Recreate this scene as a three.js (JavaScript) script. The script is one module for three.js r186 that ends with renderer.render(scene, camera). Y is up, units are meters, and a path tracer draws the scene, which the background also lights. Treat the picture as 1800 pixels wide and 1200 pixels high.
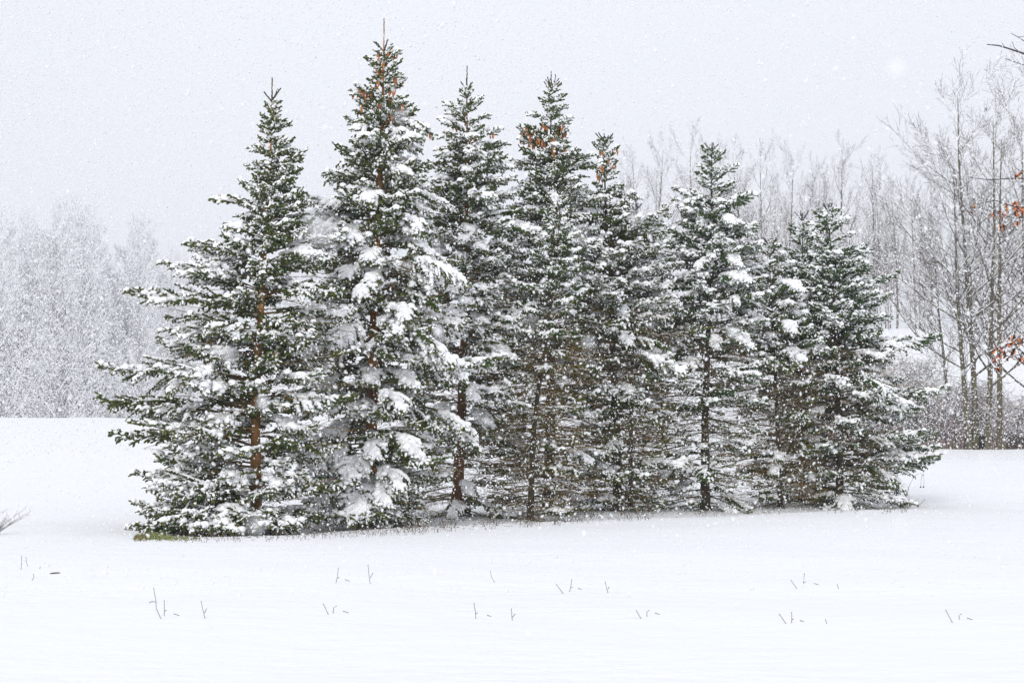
import * as THREE from 'three';
import { createNoise2D } from 'simplex-noise';

// ───────── camera, sky, sun, exposure ─────────
const F = 3400, HORIZON = 740, EYE = 1.9;             // focal length and horizon in pixels of an 1800 x 1200 picture
const PITCH = Math.atan((HORIZON - 600) / F);
const scene = new THREE.Scene();
const camera = new THREE.PerspectiveCamera(2 * Math.atan(600 / F) * 180 / Math.PI, 1.5, 0.1, 3000);
camera.position.set(0, EYE, 0);
camera.rotation.x = PITCH;
camera.focus = 36; camera.userData.fStop = 5.0;
{
  const W = 128, H = 64, d = new Float32Array(W * H * 4), veil = createNoise2D(() => 0.37);
  for (let y = 0; y < H; y++) for (let x = 0; x < W; x++) {
    const el = ((y + 0.5) / H - 0.5) * Math.PI, s = Math.max(0, Math.sin(el));
    const k = 0.863 + 0.05 * s + 0.016 * veil(Math.cos(x / W * 6.283) * 2.2 + 9, Math.sin(x / W * 6.283) * 2.2 + y * 0.13), i = (y * W + x) * 4;      // overcast: a little brighter overhead
    d[i] = k * 0.965; d[i + 1] = k * 0.995; d[i + 2] = k * 1.075; d[i + 3] = 1;
  }
  const sky = new THREE.DataTexture(d, W, H, THREE.RGBAFormat, THREE.FloatType);
  sky.mapping = THREE.EquirectangularReflectionMapping; sky.magFilter = sky.minFilter = THREE.LinearFilter; sky.needsUpdate = true;
  scene.background = sky; scene.environment = sky;
}
const sun = new THREE.DirectionalLight(new THREE.Color(1, 0.98, 0.95), 1.5);
sun.position.set(-14, 30, 14); sun.target.position.set(2, 0, -40);
sun.castShadow = true; sun.shadow.radius = 45; sun.shadow.mapSize.set(2048, 2048);
Object.assign(sun.shadow.camera, { left: -40, right: 40, top: 40, bottom: -40, near: 1, far: 200 });
scene.add(sun, sun.target);
scene.fog = new THREE.FogExp2(new THREE.Color(0.93, 0.95, 1.0), 0.0008);
const EXPOSURE = 1.13;

// ───────── helpers ─────────
const rng = (a) => () => { a = (a + 0x6D2B79F5) | 0; let t = Math.imul(a ^ (a >>> 15), 1 | a); t = (t + Math.imul(t ^ (t >>> 7), 61 | t)) ^ t; return ((t ^ (t >>> 14)) >>> 0) / 4294967296; };
const V = (x = 0, y = 0, z = 0) => new THREE.Vector3(x, y, z);
const sm = (x, a, b) => { const t = Math.min(1, Math.max(0, (x - a) / (b - a))); return t * t * (3 - 2 * t); };
const mix = (a, b, t) => a + (b - a) * t;
const DEG = Math.PI / 180;
const n2 = createNoise2D(rng(77)), n2b = createNoise2D(rng(78));
const at = (px, py, d) => {                            // the point at distance d along the view axis' ground direction that shows at that pixel
  const u = (px - 900) / F, v = (600 - py) / F, s = d / (Math.cos(PITCH) - v * Math.sin(PITCH));
  return V(u * s, EYE + (v * Math.cos(PITCH) + Math.sin(PITCH)) * s, -d);
};
const ground = (x, z) => {
  const d = -z;
  let h = 0.07 * n2(x * 0.05, z * 0.05) + 0.03 * n2b(x * 0.16, z * 0.22) + 0.010 * n2b(x * 0.45, z * 0.7);
  h *= sm(d, 5, 12);
  const left = 1 - sm(x + (d - 95) * 0.2, -17, -4);
  h += left * 2.02 * sm(d, 48, 96) - left * 5.5 * sm(d, 102, 170);            // the field climbs to a crest on the left and falls away behind
  h += (1 - left) * 10.2 * sm(d, 112, 176);                                       // a snowy slope behind the wood on the right
  { const t = Math.min(1, Math.max(0, (x + 4.6) / 13.2)), dx = x + 4.6 - 13.2 * t, dz = z + 33.4 + 11.8 * t; h -= 0.13 * Math.exp(-(dx * dx + dz * dz) / 2.2); }   // shallow tree-well hollow, shaped to deepen the shade band along the row
  h += 0.45 * Math.exp(-((d - 103) ** 2) / 9) * sm(x, 12, 19);                   // bank of snow along the brambles
  h += 0.14 * Math.exp(-((x + 10.6) ** 2 / 1.2 + (z + 31) ** 2 / 3));
  return h;
};
const groundAt = (px, py) => { for (let d = 8; d < 110; d += 0.05) { const p = at(px, py, d); if (p.y <= ground(p.x, p.z)) return p; } return at(px, py, 100); };

class MB {                                             // collects tubes, spindles and lumps with vertex colours into one geometry
  constructor() { this.p = []; this.n = []; this.c = []; this.i = []; }
  vert(x, y, z, nx, ny, nz, c) { this.p.push(x, y, z); this.n.push(nx, ny, nz); this.c.push(c[0], c[1], c[2]); return this.p.length / 3 - 1; }
  tube(pts, rad, sides, col, flatY = 1, bump = null) {  // pts Vector3[], rad number[]; rings joined, ends drawn to a point
    const N = pts.length, t = V(), a = V(), b = V(), up = V(0, 1, 0), rows = [];
    for (let k = 0; k < N; k++) {
      t.subVectors(pts[Math.min(N - 1, k + 1)], pts[Math.max(0, k - 1)]).normalize();
      Math.abs(t.y) > 0.92 ? a.set(1, 0, 0).cross(t).normalize() : a.copy(up).cross(t).normalize();
      b.crossVectors(t, a);
      const row = [], c = typeof col === 'function' ? col(k / (N - 1)) : col;
      for (let s = 0; s < sides; s++) {
        const th = s / sides * Math.PI * 2, ca = Math.cos(th), sa = Math.sin(th) * flatY, r = rad[k] * (bump ? bump() : 1);
        const nx = a.x * ca + b.x * Math.sin(th), ny = a.y * ca + b.y * Math.sin(th), nz = a.z * ca + b.z * Math.sin(th);
        row.push(this.vert(pts[k].x + (a.x * ca + b.x * sa) * r, pts[k].y + (a.y * ca + b.y * sa) * r, pts[k].z + (a.z * ca + b.z * sa) * r, nx, ny, nz, c));
      }
      rows.push(row);
    }
    for (let k = 0; k < N - 1; k++) for (let s = 0; s < sides; s++) {
      const s2 = (s + 1) % sides, A = rows[k][s], B = rows[k][s2], C = rows[k + 1][s2], D = rows[k + 1][s];
      this.i.push(A, B, C, A, C, D);
    }
    return this;
  }
  shoot(p0, p1, r, R, col, col2) {                      // a twig clad in needles: a ragged, star-shaped spindle
    const d = V().subVectors(p1, p0), t = d.clone().normalize(), a = Math.abs(t.y) > 0.9 ? V(1, 0, 0) : V(0, 1, 0);
    a.cross(t).normalize(); const b = V().crossVectors(t, a), sides = 6, w = R() * 6;
    const rows = [[0, 0.45], [0.35, 1], [0.75, 0.85]].map(([k, f]) => {
      const row = [];
      for (let s = 0; s < sides; s++) {
        const th = w + s / sides * 6.283 + k, star = (s & 1 ? 0.42 : 1.25) * (0.75 + 0.5 * R()), rr = r * f * star, q = k + (s & 1 ? 0 : 0.12 * R());
        const ca = Math.cos(th), sa = Math.sin(th), c = s & 1 ? col : col2;
        row.push(this.vert(p0.x + d.x * q + (a.x * ca + b.x * sa) * rr, p0.y + d.y * q + (a.y * ca + b.y * sa) * rr, p0.z + d.z * q + (a.z * ca + b.z * sa) * rr,
          a.x * ca + b.x * sa, a.y * ca + b.y * sa, a.z * ca + b.z * sa, c));
      }
      return row;
    });
    const tip = this.vert(p1.x, p1.y, p1.z, t.x, t.y, t.z, col2);
    for (let k = 0; k < 2; k++) for (let s = 0; s < sides; s++) { const s2 = (s + 1) % sides; this.i.push(rows[k][s], rows[k][s2], rows[k + 1][s2], rows[k][s], rows[k + 1][s2], rows[k + 1][s]); }
    for (let s = 0; s < sides; s++) this.i.push(rows[2][s], rows[2][(s + 1) % sides], tip);
  }
  lump(c, rx, ry, rz, R, col) {                         // a knobbly ball of snow
    const seg = 7, rings = [-0.7, -0.1, 0.5, 0.86], idx = [], w = R() * 6;
    for (const e of rings) { const row = [], ce = Math.sqrt(1 - e * e); for (let s = 0; s < seg; s++) { const th = w + s / seg * 6.283, k = 0.82 + 0.36 * R(); row.push(this.vert(c.x + Math.cos(th) * ce * rx * k, c.y + e * ry, c.z + Math.sin(th) * ce * rz * k, Math.cos(th) * ce, e, Math.sin(th) * ce, col)); } idx.push(row); }
    const top = this.vert(c.x, c.y + ry, c.z, 0, 1, 0, col);
    for (let k = 0; k < 3; k++) for (let s = 0; s < seg; s++) { const s2 = (s + 1) % seg; this.i.push(idx[k][s], idx[k + 1][s2], idx[k][s2], idx[k][s], idx[k + 1][s], idx[k + 1][s2]); }
    for (let s = 0; s < seg; s++) this.i.push(idx[3][s], top, idx[3][(s + 1) % seg]);
  }
  geo() {
    const g = new THREE.BufferGeometry();
    g.setAttribute('position', new THREE.Float32BufferAttribute(this.p, 3)); g.setAttribute('normal', new THREE.Float32BufferAttribute(this.n, 3));
    g.setAttribute('color', new THREE.Float32BufferAttribute(this.c, 3)); g.setIndex(this.i);
    return g;
  }
  mesh(name, material, parent) { const m = new THREE.Mesh(this.geo(), material); m.name = name; m.castShadow = m.receiveShadow = true; if (parent) parent.add(m); return m; }
}
const used = {};
const numbered = (n) => { used[n] = (used[n] ?? -1) + 1; return used[n] ? n + '_' + String(used[n]).padStart(3, '0') : n; };
function tag(o, label, category, group, kind) { Object.assign(o.userData, { label, category }); if (group) o.userData.group = group; if (kind) o.userData.kind = kind; return o; }
function base(name, pos, label, category, group) { const g = new THREE.Group(); g.name = numbered(name); g.position.copy(pos); tag(g, label, category, group); scene.add(g); return g; }

const std = (o) => new THREE.MeshStandardMaterial({ roughness: 0.85, vertexColors: true, ...o });
const M = {
  snow: new THREE.MeshStandardMaterial({ vertexColors: true, roughness: 0.9, color: new THREE.Color().setRGB(0.955, 0.96, 0.968) }),
  bark: std({ roughness: 0.95 }), weed: std({}), cone: std({ roughness: 0.7 }), leaf: std({ roughness: 0.7, side: THREE.DoubleSide }),
  flake: new THREE.MeshStandardMaterial({ roughness: 0.9, color: new THREE.Color().setRGB(0.785, 0.79, 0.80) }),
};
const WHITE = [1, 1, 1];

// ───────── the snowy field ─────────
{
  const xs = [], zs = [];
  for (let x = -420; x < -40; x += 20) xs.push(x); for (let x = -40; x <= 45; x += 0.6) xs.push(x); for (let x = 60; x <= 420; x += 20) xs.push(x);
  for (let d = -60; d < 8; d += 6) zs.push(-d); for (let d = 8; d < 60; d += 0.3) zs.push(-d); for (let d = 60; d < 300; d += 3) zs.push(-d); for (let d = 300; d <= 700; d += 40) zs.push(-d);
  const p = [], uv = [], idx = [], W = xs.length;
  for (const z of zs) for (const x of xs) { p.push(x, ground(x, z), z); uv.push(x, z); }
  for (let r = 0; r < zs.length - 1; r++) for (let c = 0; c < W - 1; c++) { const a = r * W + c; idx.push(a, a + 1, a + W, a + 1, a + W + 1, a + W); }
  const g = new THREE.BufferGeometry(); g.setAttribute('position', new THREE.Float32BufferAttribute(p, 3)); g.setAttribute('uv', new THREE.Float32BufferAttribute(uv, 2)); g.setIndex(idx); g.computeVertexNormals();
  const S = 1024, data = new Uint8Array(S * S * 4), na = createNoise2D(rng(5));
  const per = (x, y, f) => { const a = x / S, b = y / S, k = (s, t) => na(s * f, t * f * 1.7); return (k(a, b) * (1 - a) + k(a - 1, b) * a) * (1 - b) + (k(a, b - 1) * (1 - a) + k(a - 1, b - 1) * a) * b; };
  for (let y = 0; y < S; y++) for (let x = 0; x < S; x++) {
    const v = 0.5 + 0.22 * per(x, y, 7) + 0.14 * per(x, y, 19) + 0.1 * per(x, y, 55) + 0.05 * per(x, y, 130);
    const i = (y * S + x) * 4; data[i] = data[i + 1] = data[i + 2] = Math.max(0, Math.min(255, v * 255)); data[i + 3] = 255;
  }
  const t = new THREE.DataTexture(data, S, S); t.wrapS = t.wrapT = THREE.RepeatWrapping; t.magFilter = THREE.LinearFilter; t.repeat.set(1 / 7, 1 / 7); t.needsUpdate = true;
  const m = new THREE.Mesh(g, new THREE.MeshStandardMaterial({ color: new THREE.Color().setRGB(0.82, 0.825, 0.835), roughness: 0.95, bumpMap: t, bumpScale: 0.045 }));
  m.name = 'snow_field'; m.receiveShadow = m.castShadow = true; m.userData.kind = 'structure'; m.userData.label = 'snow covered field'; scene.add(m);
}

// ───────── spruces ─────────
const G1 = [0.026, 0.044, 0.006], G2 = [0.070, 0.125, 0.018], G3 = [0.200, 0.185, 0.014], TW = [0.17, 0.10, 0.034], TWD = [0.20, 0.118, 0.026];
function makeBough(seed, L, kind, load3) {
  const R = rng(seed), wood = new MB(), snow = new MB(), K = {
    up: { a0: 40, a1: 22, tip: 14, bare: 0.12, fwd: 42, lat: 0.34, ld: 0, snow: 0.9, heavy: 0.55, hang: 0.25 },
    flat: { a0: 14, a1: -10, tip: 28, bare: 0.24, fwd: 52, lat: 0.42, ld: -14, snow: 0.85, heavy: 0.6, hang: 0.5 },
    droop: { a0: 12, a1: -42, tip: 8, bare: 0.3, fwd: 52, lat: 0.46, ld: -42, snow: 0.95, heavy: 1.1, hang: 0.6 },
    sparse: { a0: 4, a1: -12, tip: 22, bare: 0.14, fwd: 48, lat: 0.36, ld: -8, snow: 0.42, heavy: 0, hang: 0.45 },
  }[kind], sp = kind === 'sparse';
  K.snow *= [0.6, 0.9, 1.1][load3]; K.heavy *= [0.2, 0.85, 1.3][load3];
  const shelter = (p) => 0.10 + 0.90 * sm(Math.hypot(p.x, p.z) / L, sp ? 0.1 : 0.28, sp ? 0.5 : 0.66) * (1 - 0.55 * sm(Math.hypot(p.x, p.z) / L, 0.86, 1.0)) ;   // little snow gets in near the stem
  const n = Math.max(5, Math.ceil(L / 0.08)), st = L / n, ax = [V()], head = [];
  let yaw = 0;
  for (let k = 0; k < n; k++) {
    const t = k / n, a = (mix(K.a0, K.a1, t) + K.tip * sm(t, 0.6, 1) + 5 * (R() - 0.5)) * DEG; yaw += (R() - 0.5) * 0.07;
    const d = V(Math.cos(a) * Math.cos(yaw), Math.sin(a), Math.cos(a) * Math.sin(yaw)); head.push(d); ax.push(ax[k].clone().addScaledVector(d, st));
  }
  head.push(head[n - 1]);
  wood.tube(ax, ax.map((_, k) => 0.004 + 0.0105 * Math.min(L, 2.4) * (1 - k / n)), 5, (t) => [mix(TW[0], 0.07, t), mix(TW[1], 0.06, t), mix(TW[2], 0.035, t)]);
  const shoot = (p, d, len, q) => { const e = p.clone().addScaledVector(d, len), v = 0.75 + 0.5 * R(), g = R() < (sp ? 0.7 : 0.3) ? G3 : G2; wood.shoot(p, e, (0.012 + 0.006 * R()) * (len < 0.06 ? 0.8 : 1), R, G1.map((x) => x * v), g.map((x) => x * v * q)); return e; };
  const cap = (p, e, w) => {                           // snow lying along a shoot
    const q = V().subVectors(e, p), up = 0.011 + w * 0.35, pts = [0.02, 0.3, 0.7, 0.97].map((k) => p.clone().addScaledVector(q, k).add(V((R() - 0.5) * 0.008, up, (R() - 0.5) * 0.008)));
    snow.tube(pts, [0.002, w, w * 0.95, 0.002], 6, WHITE, 0.75, () => 0.8 + 0.4 * R());
  };
  const off = R() * 100;
  let side = R() < 0.5 ? 1 : -1;
  for (let s = K.bare * L; s < L - 0.03; s += (sp ? 0.078 : 0.046) * (0.8 + 0.4 * R())) {
    const t = s / L, k = Math.min(n - 1, Math.floor(s / st)), p = ax[k].clone().lerp(ax[k + 1], s / st - k), h = head[k]; side = -side;
    let ll = Math.min(0.78, K.lat * (L - s) + 0.09) * (0.75 + 0.45 * R()) * (sp ? 1 : 0.35 + 0.65 * sm(t, K.bare - 0.05, K.bare + 0.22));
    if (sp && R() < 0.25) ll *= 0.5;
    const live = sp ? sm(t, 0.55, 0.95) * 0.95 : 1;
    const ang = (K.fwd + 16 * (R() - 0.5) - 12 * t) * DEG * side, e0 = (4 + 44 * (R() - 0.5)) * DEG + Math.asin(h.y) * 0.75, m = Math.max(2, Math.round(ll / 0.065)), ls = ll / m;
    const az = Math.atan2(h.z, h.x) + ang, pts = [p], dirs = [];
    for (let j = 0; j < m; j++) {
      const el = e0 + K.ld * DEG * Math.min(1, (j + 0.5) * ls / 0.45) + 0.1 * (R() - 0.5), aj = az - ang * 0.25 * (j / m) + 0.12 * (R() - 0.5);
      const d = V(Math.cos(el) * Math.cos(aj), Math.sin(el), Math.cos(el) * Math.sin(aj)); dirs.push(d); pts.push(pts[j].clone().addScaledVector(d, ls));
    }
    wood.tube(pts, pts.map((_, j) => 0.0042 - 0.0022 * j / m), 3, sp ? TWD : TW);
    const load = 0.5 + 0.5 * n2(off + s * 1.7, side * 0.6), snowy = K.snow * (0.12 + 1.2 * sm(load, 0.25, 0.6));
    for (let j = 0; j < m; j++) {
      const d = dirs[j], green = R() < live;
      const e = green ? shoot(pts[j], d, ls * (j === m - 1 ? 1.35 : 1.1), 1) : null;
      if (R() < snowy * (green ? 1 : 0.55) * shelter(pts[j])) cap(pts[j], pts[j + 1], green ? 0.021 + 0.022 * R() * (0.5 + load) : 0.006 + 0.005 * R());
      for (const sd of [-1, 1]) {
        if (R() < (sp ? 0.45 : 0.22)) continue;
        const a2 = Math.atan2(d.z, d.x) + sd * (45 + 20 * (R() - 0.5)) * DEG, e2 = Math.asin(Math.max(-1, Math.min(1, d.y))) - (R() < K.hang ? 15 + 50 * R() : -12 + 20 * R()) * DEG;
        const len = (0.05 + 0.055 * R()) * (0.7 + 0.3 * (1 - j / m)), q = V(Math.cos(e2) * Math.cos(a2), Math.sin(e2), Math.cos(e2) * Math.sin(a2)), b = pts[j + 1];
        if (R() < live) { const tip = shoot(b, q, len, 1.1); if (R() < snowy * 0.9 * shelter(b)) cap(b, tip, 0.016 + 0.015 * R()); }
        else { const tip = b.clone().addScaledVector(q, len * 1.3); wood.tube([b, tip], [0.0026, 0.0014], 3, TWD); if (R() < K.snow * 0.6) cap(b, tip, 0.005); }
      }
    }
    if (K.heavy && !sp) {                               // pillows that run together over the laterals and end in fingers
      const hv = K.heavy * sm(load + 0.2 * (R() - 0.5), 0.2, 0.6) * sm(t, 0.28, 0.5);
      if (hv > 0.15) {
        const w = 0.024 + 0.038 * Math.min(1.2, hv), q = pts.map((x, j) => x.clone().add(V(0, 0.016 + w * 0.35, 0)));
        if (hv > 0.5) for (let j = 1; j < m; j++) if (R() < 0.45) snow.lump(q[j].clone().add(V((R() - 0.5) * 0.06, 0.01, (R() - 0.5) * 0.06)), 0.05 + 0.03 * R(), 0.035 + 0.02 * R(), 0.05 + 0.03 * R(), R, WHITE);
        snow.tube(q, q.map((_, j) => j === m ? 0.006 : w * (1.1 - 0.45 * j / m)), 7, WHITE, 0.7, () => 0.78 + 0.44 * R());
      }
    }
  }
  shoot(ax[n - 1], head[n], 0.11, 1.1);
  for (let k = Math.floor(n * (K.bare + 0.1)); k < n; k++) {
    const t = k / n, load = 0.5 + 0.5 * n2(off + k * st * 1.7, 0);
    if (!sp || R() < t) shoot(ax[k], head[k], st * 1.15, 0.9);
    if (K.heavy && load > 0.35 && t > 0.35) { const w = (0.03 + 0.045 * K.heavy * load) * (1.15 - 0.6 * t); snow.lump(ax[k].clone().add(V(0, 0.015 + w * 0.3, 0)), w * 1.25, w * 0.75, w * 1.25, R, WHITE); }
    else if (R() < K.snow) cap(ax[k], ax[k + 1], sp ? 0.008 : 0.026);
  }
  return { wood: wood.geo(), snow: snow.geo(), L, kind, load3, ax };
}
const boughs = { up: [], flat: [], droop: [], sparse: [] };
{
  let s = 100;
  for (const L of [0.3, 0.5, 0.8]) for (let k = 0; k < 3; k++) boughs.up.push(makeBough(s++, L, 'up', k));
  for (const L of [0.7, 1.0, 1.4, 1.9, 2.5]) for (let k = 0; k < 3; k++) boughs.flat.push(makeBough(s++, L, 'flat', k));
  for (const L of [0.9, 1.3, 1.8, 2.4]) for (let k = 0; k < 3; k++) boughs.droop.push(makeBough(s++, L, 'droop', k));
  for (const L of [0.9, 1.4, 2.0, 2.7]) for (let k = 0; k < 3; k++) boughs.sparse.push(makeBough(s++, L, 'sparse', k));
}
const coneGeo = [0, 1].map((k) => {
  const R = rng(40 + k), b = new MB(), pts = [], rad = [];
  for (let j = 0; j <= 8; j++) { pts.push(V(0.004 * Math.sin(j), -0.135 * j / 8, 0)); rad.push(0.02 * Math.sin(Math.PI * Math.pow(0.06 + 0.9 * j / 8, 0.75)) * (j & 1 ? 1.12 : 0.9) + 0.002); }
  b.tube(pts, rad, 7, (t) => { const v = 0.7 + 0.6 * R(); return [0.40 * v, 0.145 * v, 0.04 * v]; }, 1, () => 0.9 + 0.2 * R());
  return b.geo();
});

function spruce(o) {
  const R = rng(o.seed), foot = at(o.base[0], o.base[1], o.d); foot.y = ground(foot.x, foot.z) - 0.03;
  const tree = base('spruce_tree', foot, o.label, 'tree', 'row of snow laden spruces');
  const toLocal = (px, py, dz = 0) => at(px, py, o.d - dz).sub(foot);
  const bark = o.bark ?? [0.15, 0.085, 0.045];
  const fol = std({ roughness: 0.8, color: new THREE.Color().setRGB(...(o.tint ?? [1, 1, 1])) });
  // trunk along given pixels
  const line = [...o.trunk.map(([x, y]) => toLocal(x, y)), V(0, 0, 0)].reverse();
  const curve = new THREE.CatmullRomCurve3(line), H = line[line.length - 1].y;
  const pts = curve.getSpacedPoints(56), tr = new MB();
  const axisAt = (y) => { for (let k = 1; k < pts.length; k++) if (pts[k].y >= y) { const t = (y - pts[k - 1].y) / (pts[k].y - pts[k - 1].y); return pts[k - 1].clone().lerp(pts[k], t); } return pts[pts.length - 1].clone(); };
  const r0 = o.r ?? H * 0.0135;
  const trunkPts = [pts[0].clone().setY(-0.2), ...pts];
  tr.tube(trunkPts, trunkPts.map((p, k) => Math.max(0.006, r0 * (1 - 0.97 * Math.max(0, p.y) / H)) * (k < 2 ? 1.35 : k < 4 ? 1.1 : 1)), 10, () => { const v = 0.55 + 0.9 * R(); return [bark[0] * v, bark[1] * v * (0.9 + 0.2 * R()), bark[2] * v]; }, 1, () => 0.9 + 0.2 * R());
  tr.mesh('trunk', M.bark, tree);
  // leading shoot with its little whorl
  const ld = new MB(), top = pts[pts.length - 1], nk = o.leader ?? 0.42;
  const seg = (p, d, len, r) => { for (let s = 0; s < len; s += 0.05) ld.shoot(p.clone().addScaledVector(d, s), p.clone().addScaledVector(d, Math.min(len, s + 0.075)), r, R, [0.05, 0.045, 0.03], [0.085, 0.075, 0.045]); };
  for (let q = 0; q < (o.leaders ?? 1); q++) {
    const foot2 = axisAt(H - nk).add(V(q * 0.07, 0, 0)), dl = top.clone().add(V(q * 0.09, -q * 0.06, 0)).sub(foot2), len = dl.length(); seg(foot2, dl.normalize(), len, 0.011);
    const w0 = R() * 6;
    for (let k = 0; k < 5; k++) { const f = w0 + k * 1.257, el = (38 + 18 * R()) * DEG; seg(foot2, V(Math.cos(f) * Math.cos(el), Math.sin(el), Math.sin(f) * Math.cos(el)), 0.2 + 0.12 * R(), 0.013); }
  }
  ld.mesh('leading_shoot', fol, tree);
  // boughs
  const prof = o.prof.map(([py, l, r]) => { const y = toLocal(o.base[0], py).y, s = o.d / F; return [y, l * s, r * s]; }).sort((a, b) => a[0] - b[0]);
  const width = (y, k) => { if (y <= prof[0][0]) return prof[0][k]; for (let j = 1; j < prof.length; j++) if (prof[j][0] >= y) { const t = (y - prof[j - 1][0]) / (prof[j][0] - prof[j - 1][0]); return mix(prof[j - 1][k], prof[j][k], t); } return prof[prof.length - 1][k]; };
  const cones = [];
  function put(kind, p, phi, len, pitch, cut) {
    const fits = boughs[kind].filter((b) => Math.abs(Math.log(b.L / len)) < 0.28), list = fits.length ? fits : [...boughs[kind]].sort((a, b) => Math.abs(a.L - len) - Math.abs(b.L - len)).slice(0, 3);
    const heavy = list.filter((x) => x.load3 === 2), pick = heavy.length && R() < (o.white ?? 0.7) ? heavy : list, b = pick[Math.floor(R() * pick.length)], m = new THREE.Mesh(b.wood, fol); m.name = 'bough';
    const s = new THREE.Mesh(b.snow, M.snow); s.name = 'snow_load'; s.userData.kind = 'stuff'; m.add(s);
    for (const x of [m, s]) x.castShadow = x.receiveShadow = true;
    const sc = len / b.L, fat = Math.max(0.85, Math.min(1.2, sc));
    m.scale.set(sc, fat, fat * (R() < 0.5 ? 1 : 1)); m.position.copy(p); m.rotation.order = 'YZX'; m.rotation.set((R() - 0.5) * 0.35, -phi, pitch);
    tree.add(m); m.updateMatrix();
    return { m, ax: b.ax };
  }
  const topY = H - nk - 0.1;
  let y = o.low ?? 0.12, wh = 0;
  const dens = o.dens ?? 1;
  while (y < topY + 0.02) {
    const f = y / H, step = mix(0.285, 0.22, f) / (f > 0.8 ? 1.25 : 1);
    const count = Math.round((f > 0.84 ? 4.0 : 9.8 * (1 - 0.1 * o.bare * (1 - sm(f, 0.25, 0.4)))) * dens), w0 = R() * 6.283;
    for (let k = 0; k < count; k++) {
      const yy = y + (R() - 0.5) * step * (f > 0.9 ? 0.4 : 0.6); if (yy > topY) continue;
      const phi = w0 + k * 6.283 / count + (R() - 0.5) * 0.7, c = Math.cos(phi), lift = 0.30 * sm(f, 0.55, 0.8) * width(yy, c < 0 ? 1 : 2), l = width(yy + lift, 1), r = width(yy + lift, 2);
      const sidew = c < 0 ? l : r, fb = Math.min((l + r) / 2, (o.depth ?? 1.7)) * 0.92;
      let len = mix(fb, sidew, Math.pow(Math.abs(c), 1.3)) * (f > 0.8 ? 0.42 + 0.85 * R() : (R() < 0.12 ? 1.08 : 0.68) + 0.42 * R());
      len = Math.max(0.16, len);
      const bareP = o.bare * (1 - sm(f, o.bareTo - 0.15, o.bareTo + 0.12));
      const kind = f > 0.76 + 0.1 * R() || len < 0.42 ? 'up' : R() < bareP ? 'sparse' : R() < (o.droop ?? 0.2) ? 'droop' : 'flat';
      const front = Math.sin(phi) > 0.75 && f < 0.6;     // towards the camera: the inner limbs let the trunk show
      if (front && R() < (o.open ?? 0.4) * 0.3) continue;
      const made = put(kind, axisAt(yy), phi, len, ((o.pitch ?? 0) + 22 * (R() - 0.5) + (f < 0.06 ? -9 : f < 0.3 ? -4 : 0) + (kind === 'up' ? mix(-26, 2, sm(f, 0.72, 0.97)) : mix(0, 12, sm(f, 0.5, 0.75)))) * DEG);
      if (o.cones && yy > o.cones[0] * H && yy < o.cones[1] * H && R() < o.cones[2]) {
        const nc = 1 + Math.floor(R() * (o.cones[3] ?? 3));
        for (let q = 0; q < nc; q++) { const k = Math.floor(made.ax.length * (0.45 + 0.5 * R())); cones.push(made.ax[k].clone().applyMatrix4(made.m.matrix).add(V((R() - 0.5) * 0.05, -0.015, (R() - 0.5) * 0.05))); }
      }
    }
    y += step; wh++;
  }
  for (const [px, py, phiDeg, len, kind, pitch] of o.extra ?? []) {   // boughs that catch the eye; px, py is where the bough leaves the trunk or ends
    const phi = phiDeg * DEG, q = toLocal(px, py);
    put(kind, axisAt(q.y), phi, len ?? Math.abs(q.x - axisAt(q.y).x), (pitch ?? 0) * DEG);
  }
  const tw = new MB();                                  // fine dead twigs round the stem, inside the crown
  for (let k = 0; k < (420 + 620 * o.bare) * dens; k++) {
    const yy = H * 0.03 + H * 0.5 * R(), ph = R() * 6.283, w = (width(yy, 1) + width(yy, 2)) / 2, rr = w * (0.1 + 0.75 * R()), a = axisAt(yy), p = a.clone().add(V(Math.cos(ph) * rr, (R() - 0.5) * 0.2, Math.sin(ph) * rr));
    const q = ph + (R() - 0.5) * 1.6, l = 0.25 + 0.5 * R(), d = V(Math.cos(q), 0.45 * (R() - 0.5), Math.sin(q)).multiplyScalar(l), e = p.clone().add(d), v = 0.6 + 0.8 * R();
    tw.tube([p, p.clone().addScaledVector(d, 0.5).add(V(0, 0.02, 0)), e], [0.005, 0.004, 0.002], 3, [0.18 * v, 0.108 * v, 0.026 * v]);
    for (let j = 0; j < 4; j++) { const b = p.clone().addScaledVector(d, 0.3 + 0.7 * R()); tw.tube([b, b.clone().add(V((R() - 0.5) * 0.22, (R() - 0.6) * 0.12, (R() - 0.5) * 0.22))], [0.003, 0.0015], 3, [0.18 * v, 0.108 * v, 0.026 * v]); }
  }
  tw.mesh('dead_twigs', M.bark, tree).userData.kind = 'stuff';
  for (const p of cones) { const m = new THREE.Mesh(coneGeo[Math.floor(R() * 2)], M.cone); m.name = 'seed_cone'; m.castShadow = m.receiveShadow = true; m.position.copy(p); m.rotation.set((R() - 0.5) * 0.5, R() * 6, (R() - 0.5) * 0.5); m.scale.setScalar(0.8 + 0.45 * R()); tree.add(m); }
  return tree;
}
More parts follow.
